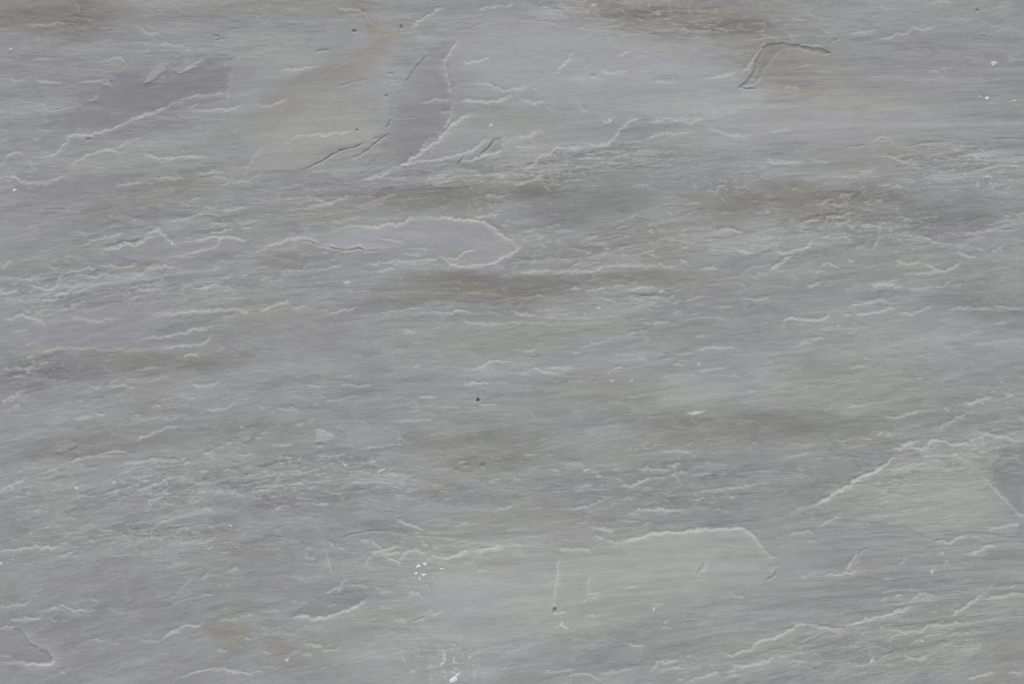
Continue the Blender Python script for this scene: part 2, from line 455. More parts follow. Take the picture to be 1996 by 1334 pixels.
EDGES[0, 1] = '''
.45u 0,70 70,68 95,40 130,70 170,95 260,90 350,100 400,80 470,45 520,15
.35d 910,108 1000,100 1100,80
.4d 1200,48 1300,50 1420,48
.35d 1150,95 1200,88
.4d 1550,15 1650,5 1750,5
.45d 1720,115 1780,85
.4d 1640,45 1740,50 1780,75
.35d 1810,100 1890,80 1960,90
.35d 1900,45 1925,0
.45d 1490,222 1560,205
.35d 1380,250 1470,255
.5d 1620,300 1685,295
.35d 1300,395 1430,375 1520,345 1600,335
.4d 1720,320 1820,295 1940,265
.5d 850,432 950,420
.4d 1010,375 1070,380
.4d 1120,395 1120,430
.5d 660,570 700,545 760,525 820,510 880,510 920,485 955,475
.65d 770,615 850,612 920,590 985,558 1040,580 1080,575 1120,545 1150,515 1210,512
.35k 790,590 880,580 960,545 1040,555 1110,520
.55d 1110,510 1170,475 1240,455 1255,490 1310,530 1350,555
.6d 1500,545 1580,535 1640,522 1740,515 1810,515 1860,530 1915,550
.6u 1180,700 1280,680 1380,662 1480,648 1580,620 1650,605 1690,575 1720,530 1740,470
.35d 1640,490 1740,465 1830,435
.55d 1870,445 1960,440
.45d 330,625 390,617
.4d 500,680 525,660
.35d 370,745 420,760 480,745
.5d 0,765 30,755 60,720 85,700
.4d 0,832 80,830 160,845 280,848 350,830
.5d 240,820 290,815
.55d 250,890 290,905 350,922 430,900 455,870 475,810 440,805
.45d 0,955 60,945 140,925 80,895
.5d 320,1025 340,1005 420,1000 450,965 520,950 550,915
.7d 540,1070 560,1045 620,1025
.4d 510,790 600,780 690,755 760,760
.45d 540,825 640,810 690,825 750,825 800,795 860,780
.35d 820,820 920,815
.5d 790,728 880,745 940,745 1000,738 1060,728
.4d 1130,770 1180,745 1290,740 1360,760
.3d 1030,795 1120,800 1140,765
.55d 1060,915 1120,925 1215,940
.4d 1150,890 1290,888
.35d 1480,890 1540,915 1600,920 1640,890 1700,860
.6u 1120,1110 1300,1108 1450,1100 1600,1085 1700,1085 1800,1075 1870,1085 1920,1105 1935,1080 1996,1065
.5u 540,1160 600,1145 680,1155 770,1168 850,1155 930,1150
.45d 0,1165 90,1145 175,1115 210,1135 300,1150 340,1190 350,1240
.55d 1110,1310 1200,1295 1300,1290 1370,1265 1450,1255 1530,1225 1590,1225 1665,1200
.35d 1610,1333 1640,1290
.35d 100,1250 220,1240'''
EDGES[1, 1] = '''
.55d 800,70 900,45 980,20 1060,0
.25d 890,130 910,70 880,60
.4d 1340,45 1420,40 1500,15
.7w 1330,48 1350,45
.25d 1070,60 1200,40
.5d 440,210 500,240 580,250 610,230 700,205
.45d 400,285 480,275 570,265
.3d 880,250 960,215 1040,190 1080,165
.3d 1060,310 1130,295
.5d 570,410 640,400 670,395
.3k 520,410 600,420 650,440
.55d 670,435 780,430 880,435 950,430 980,415 1060,410 1150,412 1180,380 1200,368 1250,370
.75d 1350,365 1440,370 1500,368 1530,375 1600,375 1650,378 1720,388 1770,400 1810,425 1850,450 1890,480 1930,515 1990,545 2030,575
.8u 1430,660 1460,680 1500,725 1560,740 1640,755 1680,735 1730,740 1800,728 1860,710 1910,680 1960,665 1990,640 2030,605
.45d 1480,685 1560,680 1620,640 1710,615
.6u 830,720 960,715 1100,710 1230,705 1330,695 1400,680 1430,672
.45d 920,780 1000,770 1080,755
.65u 0,635 60,605 130,575 200,545 290,525 360,520 430,530 480,560 530,580 600,585 680,605 740,595 800,582 850,605 910,605 990,590 1070,580
.6k 330,547 420,552 490,577 560,592 680,616 740,612 810,604 850,622 980,612
.45d 500,628 560,622
.35d 610,665 640,640
.35d 440,765 550,765 620,745 660,720
.25p 0,760 80,740
.3d 960,530 1060,545 1150,555
.35d 1180,600 1330,602
.4d 1150,648 1290,645
.6w 680,868 725,866
.7w 1115,838 1128,842
.65d 20,1090 90,1065 160,1040 240,1020 265,1010
.4d 0,1060 80,1040
.45d 510,1090 560,1085
.55d 555,1113 630,1098 690,1080 770,1065
.35d 280,1070 380,1050
.4d 1340,1110 1440,1105 1530,1100 1600,1090 1690,1110
.55d 1530,1100 1600,1088
.6d 1140,1243 1240,1240
.35d 1590,1150 1660,1180 1760,1190 1900,1200
.3d 950,1115 1060,1090 1200,1070 1300,1050
.7d 1705,360 1770,350
.45d 1800,345 1890,340
.55d 1780,188 1860,178
.45d 1880,210 1910,200
.6d 1910,418 1960,422
.45d 1940,395 1980,370
.4d 1840,35 1940,25'''
EDGES[2, 1] = '''
.45d 0,105 60,90 150,75 220,35
.45d 240,120 290,135
.45d 280,255 300,240
.5d 100,465 140,460 180,440
.4d 60,520 110,540
.45d 180,525 240,510
.25d 250,435 330,420 380,420
.35d 320,460 400,465 470,465
.6d 890,360 940,350
.45d 800,460 830,435 890,420
.5d 1180,310 1230,325 1250,320
.4d 1330,270 1400,250 1460,248
.45d 1490,160 1580,160 1600,130 1660,110
.45d 1620,200 1650,235
.35d 1720,130 1800,130 1780,70
.45d 570,515 660,518
.3d 540,570 740,565
.5u 0,795 90,790 180,790 300,785 430,780 520,778 660,770 690,740 760,735
.3d 730,740 900,735 1130,735
.5d 1120,720 1170,730
.5d 1150,750 1250,752
.35d 1290,735 1310,690 1345,720 1340,735
.4d 1070,650 1150,660
.45d 1040,630 1115,598
.55d 1450,768 1530,758 1600,755
.45d 1545,472 1620,460 1690,450 1750,475 1800,490
.35k 1690,430 1760,470
.4d 1720,600 1760,625 1800,640 1890,632
.45d 1840,600 1870,580
.35d 1520,645 1540,610
.45d 1840,800 1890,825 1910,830
.35d 1900,800 1970,785
.5d 1775,880 1800,905
.65d 455,920 490,905 510,918
.65d 550,928 630,920 718,910
.45d 795,885 800,895 880,885
.4d 930,870 970,845
.45d 880,925 960,915 1040,905 1095,905
.35d 1095,905 1100,940
.45k 980,970 1060,968 1120,965
.45d 905,985 940,970
.5d 920,1000 1040,1000
.5d 1060,995 1190,992
.5d 1220,980 1270,970
.55d 1050,1020 1120,1025
.5w 1130,940 1160,930 1185,940
.65w 655,1060 680,1070
.4d 1340,1010 1420,985 1500,975
.45d 1780,985 1850,990 1910,1010 1960,995 1996,985
.4d 1790,1090 1800,1040
.4d 0,1098 60,1110 180,1130
.5d 1230,1095 1320,1095
.45d 1080,1182 1220,1175
.4d 1410,1300 1500,1270
.4d 980,1248 1050,1245
.45d 1030,1305 1070,1310
.35d 880,1265 960,1270
.5d 0,650 30,610 50,580'''
EDGES[3, 1] = '''
.65d 70,615 120,640 180,635 230,615 300,605 330,560 360,510
.65d 20,775 60,750 100,720 140,690 200,660
.5d 240,415 320,390 400,365
.55d 430,405 470,365 540,340
.6d 550,355 610,340 655,330
.45d 635,405 650,360
.45d 360,250 430,255 470,230
.4d 550,205 620,180 680,165
.55d 520,258 555,260
.55d 740,245 790,235
.5d 725,180 755,150
.35d 690,125 750,125 765,90
.5d 860,225 890,240 900,270
.4d 840,105 960,110 1060,120
.45d 730,10 820,0
.35d 580,45 730,48
.45d 180,130 220,132
.45d 1020,350 1080,365 1130,390
.45d 1060,415 1110,415
.4d 1180,390 1230,390
.5d 730,430 800,425 880,435
.5d 900,410 930,400
.55d 815,610 840,570 850,530 895,515
.35d 690,610 720,590 770,570
.35d 920,495 1020,490
.5d 1120,515 1200,515 1270,540 1345,560
.35d 1000,530 1050,545
.5d 620,710 670,690
.4d 400,770 420,720 490,720 530,745 555,730
.4d 360,790 440,780
.65d 310,900 360,885 410,865
.35d 200,850 240,830
.7u 800,880 870,888 950,890 1010,905 1080,910
.45u 1080,920 1180,920 1240,905 1290,905
.45d 1300,920 1380,885 1410,865
.35d 1450,895 1515,885
.45d 1000,700 1060,720 1130,720 1190,700
.55d 1210,725 1270,740 1320,770 1370,785 1420,765 1470,735 1490,715
.45d 1140,790 1240,792 1330,780
.3d 1060,800 1140,798
.65d 1450,645 1530,645 1570,665 1625,668
.45d 1630,610 1700,615
.65d 1745,625 1790,605 1830,600
.45d 1820,345 1880,345
.45k 1820,455 1920,455
.4d 1410,485 1480,482
.35d 1520,485 1640,475 1780,465
.3d 830,870 950,860 1010,845
.7d 120,1190 135,1160 180,1150 260,1155 350,1160 430,1158 470,1130 490,1090
.4d 610,1130 650,1105
.45d 630,1050 700,1045 780,1025 860,1010 940,1012
.5d 680,1112 780,1110 880,1090 1000,1065
.35p 1010,1090 1050,1110 1140,1105 1220,1070 1300,1050
.45p 1400,1080 1480,1070 1560,1065 1650,1070 1750,1070
.4p 1750,1055 1996,1070
.85w 540,1212 560,1205
.5d 730,1218 820,1215
.4d 1760,1195 1850,1170
.35d 260,1325 340,1315
.35d 340,1310 430,1300
.5d 0,990 20,985
.65w 1690,40 1750,50'''
EDGES[0, 2] = '''
.55u 1140,38 1300,45 1440,38 1540,32 1600,18 1625,0 1640,-30
.3u 200,95 350,78 500,58 700,50 900,70 1100,75 1260,55
.5d 20,215 90,215
.55d 120,205 180,220 250,200 240,160 200,175
.5d 300,165 370,165
.5d 110,290 170,275 210,280
.4d 165,320 200,318
.5d 0,470 60,455 95,435 85,405
.5d 95,435 150,400
.5d 95,510 150,500
.5d 1450,170 1440,120 1480,95 1520,105 1560,125
.45d 1720,40 1718,70
.55d 840,340 880,315 915,300
.4d 700,360 780,358
.35d 820,350 980,350 1050,365
.4d 970,320 1000,300 1070,290
.4d 1160,305 1240,280 1310,250
.35d 1080,225 1210,205
.4d 1490,320 1530,350 1640,345 1720,315
.3d 1400,440 1510,440
.5d 1260,448 1285,448
.45d 600,612 640,600 720,580
.55d 740,572 820,572
.45d 1180,510 1250,510
.45d 1050,585 1090,585
.35d 1600,530 1650,540 1750,525 1830,480
.3d 1260,605 1380,600
.45k 975,610 1010,625 990,650
.35d 1065,765 1140,740 1240,700 1290,670 1440,665
.5d 1065,765 1110,755
.65d 560,935 620,912
.5d 750,890 850,865 940,850 990,870
.3d 560,930 700,905 900,895
.45d 330,1030 410,1015 450,1000
.45d 920,975 1030,945 1140,930 1290,925 1310,910
.35k 700,985 750,975
.35k 1310,912 1390,915
.5d 910,1060 940,1025 1030,1015
.5d 1010,1050 1050,1065 1095,1050
.9w 865,1108 888,1106
.6w 585,1140 615,1150
.55d 1310,945 1370,940
.55d 1400,920 1450,905
.6d 1430,945 1480,950
.65d 1550,1015 1605,1013
.45d 1730,1005 1840,995
.45d 1560,888 1620,875 1660,855
.5d 1070,1140 1100,1160 1190,1120 1250,1105 1290,1070 1310,1050 1410,1065
.45d 1140,1170 1180,1150
.6d 1250,1175 1300,1180 1330,1195
.55d 1140,1232 1220,1228
.45d 1480,1265 1550,1235
.4d 1230,1310 1270,1280 1370,1275
.45d 1570,1288 1660,1310
.55p 1850,885 1920,890 1990,885
.35d 1660,1165 1900,1195
.4d 1905,1215 1905,1260
.45d 1750,800 1800,795
.35d 1700,830 1740,815
.6d 1860,668 1900,663
.5d 210,1178 250,1180
.5d 320,1290 325,1270
.35d 0,1165 60,1130 150,1100 210,1060'''
EDGES[1, 2] = '''
.35d 455,685 500,690 560,715 610,755
.45d 475,700 465,760 455,785
.5d 500,780 560,775 600,755
.5u 790,852 880,830 960,822 1060,818 1110,800 1125,750 1100,700 1070,685
.4k 1060,828 1110,818
.25d 690,790 780,840
.6d 300,650 370,638
.45d 410,630 430,605 465,610
.5d 120,803 280,800
.6d 0,765 50,745
.45d 40,715 90,705
.45d 480,830 530,810
.55d 170,520 250,530 340,535
.5d 520,462 610,462 690,445
.35d 0,510 60,515
.5d 390,355 510,352
.35d 640,350 760,345 920,345
.55d 680,262 740,258
.4d 1210,200 1290,185
.55d 1700,215 1760,200 1800,170 1850,158 1996,165
.4d 1070,70 1170,72
.45d 1620,345 1710,335 1820,320
.35d 1600,325 1700,325
.4d 1250,435 1400,432
.55d 1740,485 1800,500 1890,497
.65d 1700,440 1698,470
.45p 470,895 600,890 700,888
.5d 220,912 270,912
.45d 130,972 210,945
.5d 500,960 520,945
.7w 660,945 680,965 715,965
.5d 890,925 930,925
.75w 950,1025 990,990
.45d 820,1015 890,1028
.5d 1000,1040 1090,1030
.6d 325,1102 350,1102
.45d 640,1145 690,1120 730,1125
.5d 420,1260 480,1275 560,1265
.4d 150,1120 165,1060 230,1020
.35d 0,1170 90,1150 160,1130
.5d 1580,955 1640,940
.4d 1100,1215 1170,1190 1250,1140
.5d 1820,1080 1890,1065
.45d 1440,1235 1530,1225
.45d 1840,1330 1900,1310 1996,1290
.25d 1050,630 1190,620 1290,610 1380,595
.3k 1020,580 1065,577'''
EDGES[2, 2] = '''
.5d 600,12 700,12
.4d 80,75 180,75
.5d 140,220 190,210 240,245 340,250
.45d 40,255 120,250
.35d 240,205 480,210
.45d 470,100 520,95
.45d 780,215 840,195
.5d 985,140 1050,138
.55d 1160,145 1240,132
.55d 1240,185 1320,178
.5w 1438,180 1452,175
.4d 1430,65 1540,50 1760,45
.35d 1450,230 1650,205
.45d 1380,268 1420,265
.45d 1690,275 1770,265
.5w 758,305 782,306
.5w 905,308 925,309
.45d 900,425 950,435
.45d 1840,398 1880,393
.35d 1260,95 1400,92
.6w 1350,568 1420,560 1500,545
.55p 80,885 190,890
.4d 250,888 320,888
.45d 400,965 480,950 540,940
.75w 545,1010 590,1005
.45d 315,995 370,1015
.55d 1330,800 1395,802
.6p 1490,950 1540,950
.5d 1860,800 1900,785
.4d 1170,865 1280,860 1380,855
.6d 980,1003 1030,997 1200,998 1235,1005
.45d 1030,990 1045,960
.6d 1235,985 1300,945
.55d 1230,1040 1270,1060 1310,1100
.4d 1240,1020 1380,1030
.5d 1390,1055 1430,1040 1530,1015
.7d 845,1130 920,1122 970,1100 1020,1080 1080,1070
.5d 800,1065 850,1095
.35d 1080,1070 1200,1060
.5d 0,1065 70,1088
.4d 640,1050 740,1055
.45d 430,1320 540,1290 640,1260 710,1235
.4d 860,1225 960,1215
.35d 700,1210 770,1220
.4d 1440,1185 1600,1155 1780,1130 1930,1105
.5d 1680,1220 1720,1215
.6d 930,1330 970,1310 1050,1315 1150,1310 1310,1312'''
EDGES[3, 2] = '''
.5d 220,1315 300,1290
.9d 310,1300 400,1260 480,1210 560,1165 640,1120 690,1080 760,1040 830,1015 890,970 950,935 1020,905
.75d 970,850 1040,825 1100,795 1150,778
.6d 1080,820 1140,835 1200,850 1240,825 1270,785 1330,775 1390,775 1430,800 1500,805 1580,795
.35d 1230,840 1290,830 1330,800
.5d 1630,770 1680,735 1780,730
.5d 1620,720 1720,715 1780,745 1850,745 1915,770
.4d 1670,740 1670,820
.45d 1640,865 1700,850
.45d 1340,690 1380,650 1460,615 1540,565
.5d 1540,520 1620,475 1700,445 1750,430
.6d 1850,425 1925,410
.5d 1370,520 1420,545
.45d 1800,320 1850,325
.45d 1750,400 1790,390
.4d 900,600 1010,600 1100,565 1180,550
.55p 530,768 615,770
.6p 755,757 795,757
.6d 860,730 900,712
.6p 925,740 970,735
.45d 640,215 700,200 770,180
.45d 750,125 800,130
.45d 220,40 260,15 340,5
.45d 0,160 45,160
.45d 640,500 780,510
.5d 1170,300 1210,290
.5d 500,1125 570,1135
.55d 880,1165 935,1150
.4d 140,905 230,895 310,870
.45u 1680,1050 1760,1150 1840,1225 1900,1290 1940,1330'''
EDGES[0, 3] = '''
.55d 0,300 100,295 200,285 300,275 400,280 480,275
.5d 440,342 500,345 540,320 580,310
.5d 775,125 840,145 880,158
.55d 990,130 1045,138
.5d 700,230 740,220
.5d 1480,160 1570,157
.4d 1350,150 1430,110 1470,125
.35d 1160,215 1260,195 1330,180
.35d 1620,130 1720,90 1780,95
.85w 1780,97 1805,97
.3d 1290,430 1380,390
.45d 1380,625 1420,590 1460,545 1505,500
.5d 1580,535 1600,500 1630,465
.25k 1250,685 1380,640
.6d 1700,565 1720,568
.45d 1750,572 1800,568
.5d 1760,455 1860,440
.55d 1610,268 1660,265
.45d 1700,318 1780,318
.45d 0,735 100,725 200,718 235,680
.5d 330,765 440,745 480,722 520,745 580,765 680,768 760,765
.35k 440,762 480,742 540,778
.5p 70,855 120,835 240,832 345,827
.45d 380,820 435,850
.35d 600,800 720,800
.65d 20,890 110,890
.8d 165,915 200,970 250,1030 310,1065 370,1075 400,1100 425,1150 410,1168 320,1185 260,1175 180,1180 40,1178
.6d 0,1115 50,1120 80,1140
.45d 700,685 765,680
.5d 720,995 780,1000
.5d 470,1245 515,1245
.35d 890,1030 930,1030
.5d 1255,995 1310,940 1380,920 1410,890 1530,885 1580,870
.45d 1680,845 1780,840 1850,840
.45d 1870,815 1970,790
.35d 1090,990 1140,1010 1250,1010
.6d 1700,1080 1770,1085
.5d 1910,980 1940,982
.5d 1400,1285 1500,1250 1620,1225 1720,1215 1820,1240 1930,1260 1996,1240
.4d 1580,650 1670,650'''
EDGES[1, 3] = '''
.55d 385,285 445,290
.5d 385,300 388,345 400,375
.45d 400,350 460,355
.6s 545,225 545,290 560,370 575,430 590,490
.65d 555,225 600,265
.45d 640,265 690,290
.4k 640,210 740,170 860,150 990,140
.5d 645,500 688,535 655,575 640,630
.55d 530,640 590,605 655,575
.45d 820,225 870,215
.55d 890,220 940,265 990,290
.6p 875,315 960,305 1020,290 1085,268
.55d 960,305 1010,350 1060,375 1110,400 1110,430
.55d 1110,400 1135,335 1160,310 1240,290 1280,310 1340,345
.45d 1000,315 1120,320
.5d 890,335 870,370 855,440
.6d 1080,45 1130,75 1200,95 1260,120 1300,140
.5d 1550,105 1600,90 1660,75
.6d 1130,180 1150,190
.55d 1210,155 1270,165
.55d 1290,210 1305,260 1330,260
.55d 1360,330 1420,350 1465,360
.65d 1440,385 1500,350 1580,320 1650,305
.7d 1700,310 1800,285 1920,265
.4d 730,565 800,570 890,580
.45d 950,625 1050,628
.35d 920,590 1000,605
.75d 280,825 340,820 385,810 430,830 500,830 560,815 630,790 700,765 780,735 830,695 870,685
.5d 270,690 320,700
.45d 560,725 630,715
.3d 40,765 180,770
.6d 1170,635 1240,630 1310,660
.4d 1320,560 1350,620 1345,720 1370,790 1460,775
.6k 1220,845 1270,830 1310,815
.4d 1080,838 1180,842
.5d 970,720 990,760
.65d 370,1020 440,1035 530,1052
.45d 500,1080 590,1070 660,1060
.45d 350,1105 440,1100
.4d 50,1100 120,1100
.65w 220,1150 255,1152
.6d 380,870 392,890
.5d 1255,1050 1262,1130
.35d 1145,1070 1150,1190
.55d 1200,1240 1250,1230
.65w 1460,1110 1465,1160 1420,1200
.45d 1520,1020 1510,1060 1540,1070
.4d 1340,1180 1400,1200
.45d 1350,1333 1350,1260
.75w 1560,1280 1580,1250
.3d 1620,1180 1700,1090
.4d 1910,1230 1960,1170
.4d 1700,465 1800,450
.55d 0,1237 45,1237
.45d 40,905 90,900
.3k 770,1150 820,1150'''
EDGES[2, 3] = '''
.85d 800,250 860,232 920,210 1000,200 1090,172 1160,165 1200,155 1300,155 1400,145 1500,128 1620,128 1720,125 1790,130 1840,155 1890,200 1930,260 1950,300 1996,325
.55d 745,220 800,240 820,242
.55d 640,200 710,208
.55d 610,120 690,122 740,148 790,135
.55d 1000,105 1080,82
.45p 860,60 980,70
.5d 900,20 980,15
.5d 0,265 80,265
.35d 500,150 490,95 540,75 600,70
.7s 352,360 345,480 330,580 318,700
.6d 320,710 345,740 360,760
.55d 345,785 410,770
.75w 335,905 345,890
.65w 370,860 395,895 430,910
.45d 355,285 430,290 580,295 605,315
.5s 598,495 582,560 578,640
.45d 615,540 600,630
.65d 575,650 620,630 675,620
.65d 540,695 575,680
.55p 625,675 660,655
.5d 1500,360 1500,410 1465,470
.35k 1490,400 1450,450 1425,495
.55d 1090,718 1165,708
.75w 1092,756 1108,750
.8w 1330,803 1340,803
.4d 1690,620 1740,650 1800,660
.4d 560,820 655,805
.3d 860,580 960,575
.3d 270,540 370,520
.55d 870,1010 950,1035 1020,1040 1015,1110 995,1165 960,1185 880,1190
.6d 1100,1160 1200,1163 1280,1160
.55d 1060,1240 1130,1195 1100,1165
.35d 1150,1240 1160,1225 1250,1215 1340,1215
.35d 440,1333 440,1270 520,1255 600,1265 680,1310
.4d 230,1240 360,1245 480,1215
.35d 700,1270 800,1240 940,1220
.55d 1640,1100 1720,1140
.6d 1700,1110 1780,1090 1860,1070 1880,1030 1930,1000 1996,980
.6d 1715,1170 1740,1200 1820,1200 1900,1175 1970,1165 1996,1140
.45d 1650,1245 1740,1215
.65d 1360,1310 1450,1295 1540,1270 1610,1245
.5d 1290,1310 1320,1300
.4d 1640,1310 1680,1270 1760,1260
.45d 1170,860 1220,845
.45d 1160,905 1230,900'''
EDGES[3, 3] = '''
.7d 0,990 60,980 120,955 170,920 230,895 270,880 320,882
.65p 320,882 380,892 450,905 540,915 640,922
.75d 620,895 680,865 750,840 830,820 920,808 980,790 1050,760 1130,735
.5d 1110,700 1150,660 1200,642 1260,650 1300,655
.7d 1420,805 1500,765 1570,715 1640,670 1680,640
.5d 1680,675 1780,665 1880,645 1940,630 1996,635
.4d 1720,600 1760,545
.35d 1890,600 1920,565
.75s 615,450 650,390 700,320
.55d 680,385 730,370
.4k 700,350 730,300 790,280
.55d 1040,400 1055,340
.5d 270,495 370,485
.55d 420,497 540,488 640,470 690,460
.5d 180,175 250,158 360,155
.35d 400,120 480,60 560,30
.55d 330,38 370,45
.55d 300,230 370,238
.3d 90,260 200,250
.55d 1290,240 1400,235 1460,215 1550,180
.65d 1550,320 1640,305 1700,270 1780,255
.45d 1700,140 1800,120 1900,105 1970,85
.3d 1590,190 1700,210
.5d 1940,5 1990,15
.6d 880,695 930,668
.55d 1000,655 1050,638
.35d 880,625 1010,605
.4d 910,520 960,525
.45d 0,325 20,350 70,360
.7k 0,520 40,500 70,470
.45d 20,450 55,430
.55w 1270,465 1290,445
.55w 1350,330 1365,320
.55w 1390,390 1400,380
.5d 960,970 990,965
.55d 870,885 910,910
.4d 950,920 1100,935 1210,915 1260,880 1350,870
.4d 1430,840 1490,860 1455,905
.55d 1530,940 1570,937
.5d 1140,1000 1180,998
.7w 1190,1005 1205,1005
.8w 815,1145 818,1180
.45d 690,1195 755,1195
.5d 1060,1120 1120,1140 1200,1135 1260,1115
.35d 1180,1080 1180,1130
.5d 1550,1310 1620,1275 1700,1265 1780,1250
.55d 1870,1250 1990,1248
.35d 1190,975 1290,950
.45d 0,1165 20,1145 50,1135
.45d 80,1130 150,1115
.4d 250,1010 310,1008'''
OX, OY = [0, 500, 1000, 1496], [0, 334, 666, 1000]
brk = 0.70 + 0.30 * smooth(-.35, .25, perlin(PX / 17, PY / 13, 71))     # edges fade and return along their length
wid = 1.0 + 0.45 * perlin(PX / 28, PY / 20, 73)
jx = 3.2 * perlin(PX / 12, PY / 8, 77) + 2.0 * perlin(PX / 6, PY / 5, 78)
jy = 3.2 * perlin(PX / 15, PY / 9, 79) + 2.1 * perlin(PX / 6.5, PY / 5, 80)
for (tc, tr), txt in EDGES.items():
    for line in txt.strip().split('\n'):
        f = line.split()
        amp, kind = float(f[0][:-1]), f[0][-1]
        pts = [(OX[tc] + float(a) / 3.992, OY[tr] + float(b) / 3.992) for a, b in (q.split(',') for q in f[1:])]
        if pts[-1][0] < pts[0][0]:
            pts = pts[::-1]
        L = sum(math.hypot(pts[i + 1][0] - pts[i][0], pts[i + 1][1] - pts[i][1]) for i in range(len(pts) - 1))
        s = box_slice(pts, 34)
        short = L < 45
        jj = {'k': .35, 's': .2}.get(kind, 1.0)
        x, y = (PX[s] + jj * (.55 * wx[s] + jx[s]), PY[s] + jj * (.45 * wy[s] + jy[s]))
        d, side, par = seg_dist(pts, x, y)
        tip = smooth(-0.02, 0.16, par) * smooth(1.02, 0.84, par) * .75 + .25
        if kind == 'k':
            w = 1.25 + .35 * amp
            hgt[s] -= 1.35 * amp * tip * (.8 + .5 * perlin(x / 14, y / 14, 85)) * np.exp(-(d / w) ** 2)
            continue
        w = (1.25 + 0.45 * amp) * wid[s] * (.9 if short else 1.0) * (.6 + .4 * tip)
        line_m = np.exp(-(d / w) ** 2) * tip * brk[s]
        if kind == 'w':
            white[s] = np.maximum(white[s], amp * np.exp(-(d / 1.7) ** 2) * tip)
            hgt[s] += .25 * amp * np.exp(-(d / 2.2) ** 2)
            continue
        pale[s] = np.maximum(pale[s], (.12 + .50 * amp) * (1.25 if kind == 'u' else 1.0) * line_m)
        # powdery apron on the broken side
        pale[s] = np.maximum(pale[s], (.30 + .16 * (amp > .7)) * amp * np.exp(-d / (6.0 + 3.0 * (amp > .7))) * tip * (side > 0 if kind != 'u' else side < 0))
        if kind == 'p':
            warm[s] = np.maximum(warm[s], line_m)
        sg = .35 if kind == 'u' else 1.0
        st = (.22 + .34 * amp) * tip * (.5 if short else 1.0)
        prof = np.clip(side * sg * d / (1.6 * w), -1, 1) * np.exp(-np.maximum(d - 2 * w, 0) / (8.0 if short else 15.0))
        hgt[s] += .5 * st * prof
        hgt[s] -= .22 * amp * tip * brk[s] * np.exp(-((d - 2.6 * w) / w) ** 2) * (side < 0)      # groove added at the foot of the step for a thin shadow line

# pits (x, y, rx, ry, depth mm)
for x, y, rx, ry, dp in [(690.5, 60, 4.4, 2.6, 1.2), (782, 52, 2.4, 3.6, 1.2), (753, 187, 3, 3, .9), (696, 254, 2.5, 2.5, .9), (931.5, 781, 2.8, 3.6, 2.8),
                         (1082, 1191, 3.2, 5, 2.2), (890, 917, 5, 3, .55), (908, 908, 8, 3, .55), (941, 909, 5, 4, .7), (420, 70, 6, 2.6, .4), (172, 271, 4, 2.5, .9),
                         (425, 77, 5, 2.2, .45), (630, 98, 14, 3.5, .25), (1156, 148, 7, 4, .5), (1905, 20, 3, 2.5, .9), (1300, 250, 3, 2, .4), (190, 528, 3, 2, .4)]:
    s = box_slice([(x, y)], 30)
    r = ((PX[s] - x) / rx) ** 2 + ((PY[s] - y) / ry) ** 2
    hgt[s] -= dp * np.exp(-r ** 1.5)
    smo[s] *= 1
# stippled white crusts (x, y, rx, ry, amount)
WN = smooth(.30, .80, perlin(PX / 10, PY / 6.0, 81) + .5 * perlin(PX / 4.6, PY / 3.6, 82))
for x, y, rx, ry, a in [(1890, 300, 40, 22, .8), (1930, 360, 60, 16, .7), (60, 712, 60, 14, .7), (25, 780, 40, 16, .7), (345, 470, 28, 10, .7), (880, 1290, 60, 45, .95),
                        (840, 1100, 25, 40, .5), (30, 950, 60, 40, .45), (300, 945, 80, 30, .6), (1930, 780, 60, 25, .55), (70, 1005, 40, 12, .5), (10, 1090, 20, 20, .5),
                        (10, 1225, 20, 14, .6), (1260, 15, 130, 22, .35), (1870, 860, 70, 20, .45), (1310, 915, 30, 14, .6), (620, 900, 120, 16, .5), (810, 1050, 60, 16, .5),
                        (1120, 300, 160, 24, .4), (1640, 420, 70, 40, .4), (1750, 450, 80, 30, .4), (1700, 1270, 120, 40, .3), (1150, 20, 90, 20, .35), (930, 400, 60, 24, .5),
                        (260, 1050, 140, 20, .4), (1840, 1110, 30, 25, .4), (1350, 1285, 60, 16, .4), (1080, 335, 90, 22, .5), (1400, 360, 70, 18, .5)]:
    s = box_slice([(x, y)], max(rx, ry) * 2)
    r = ((PX[s] - x) / rx) ** 2 + ((PY[s] - y) / ry) ** 2
    white[s] = np.maximum(white[s], a * .55 * np.exp(-r) * WN[s])

# ------------------------------------------------------------------ cleft grain between the traced features
smo = np.clip(smo, 0, 1)
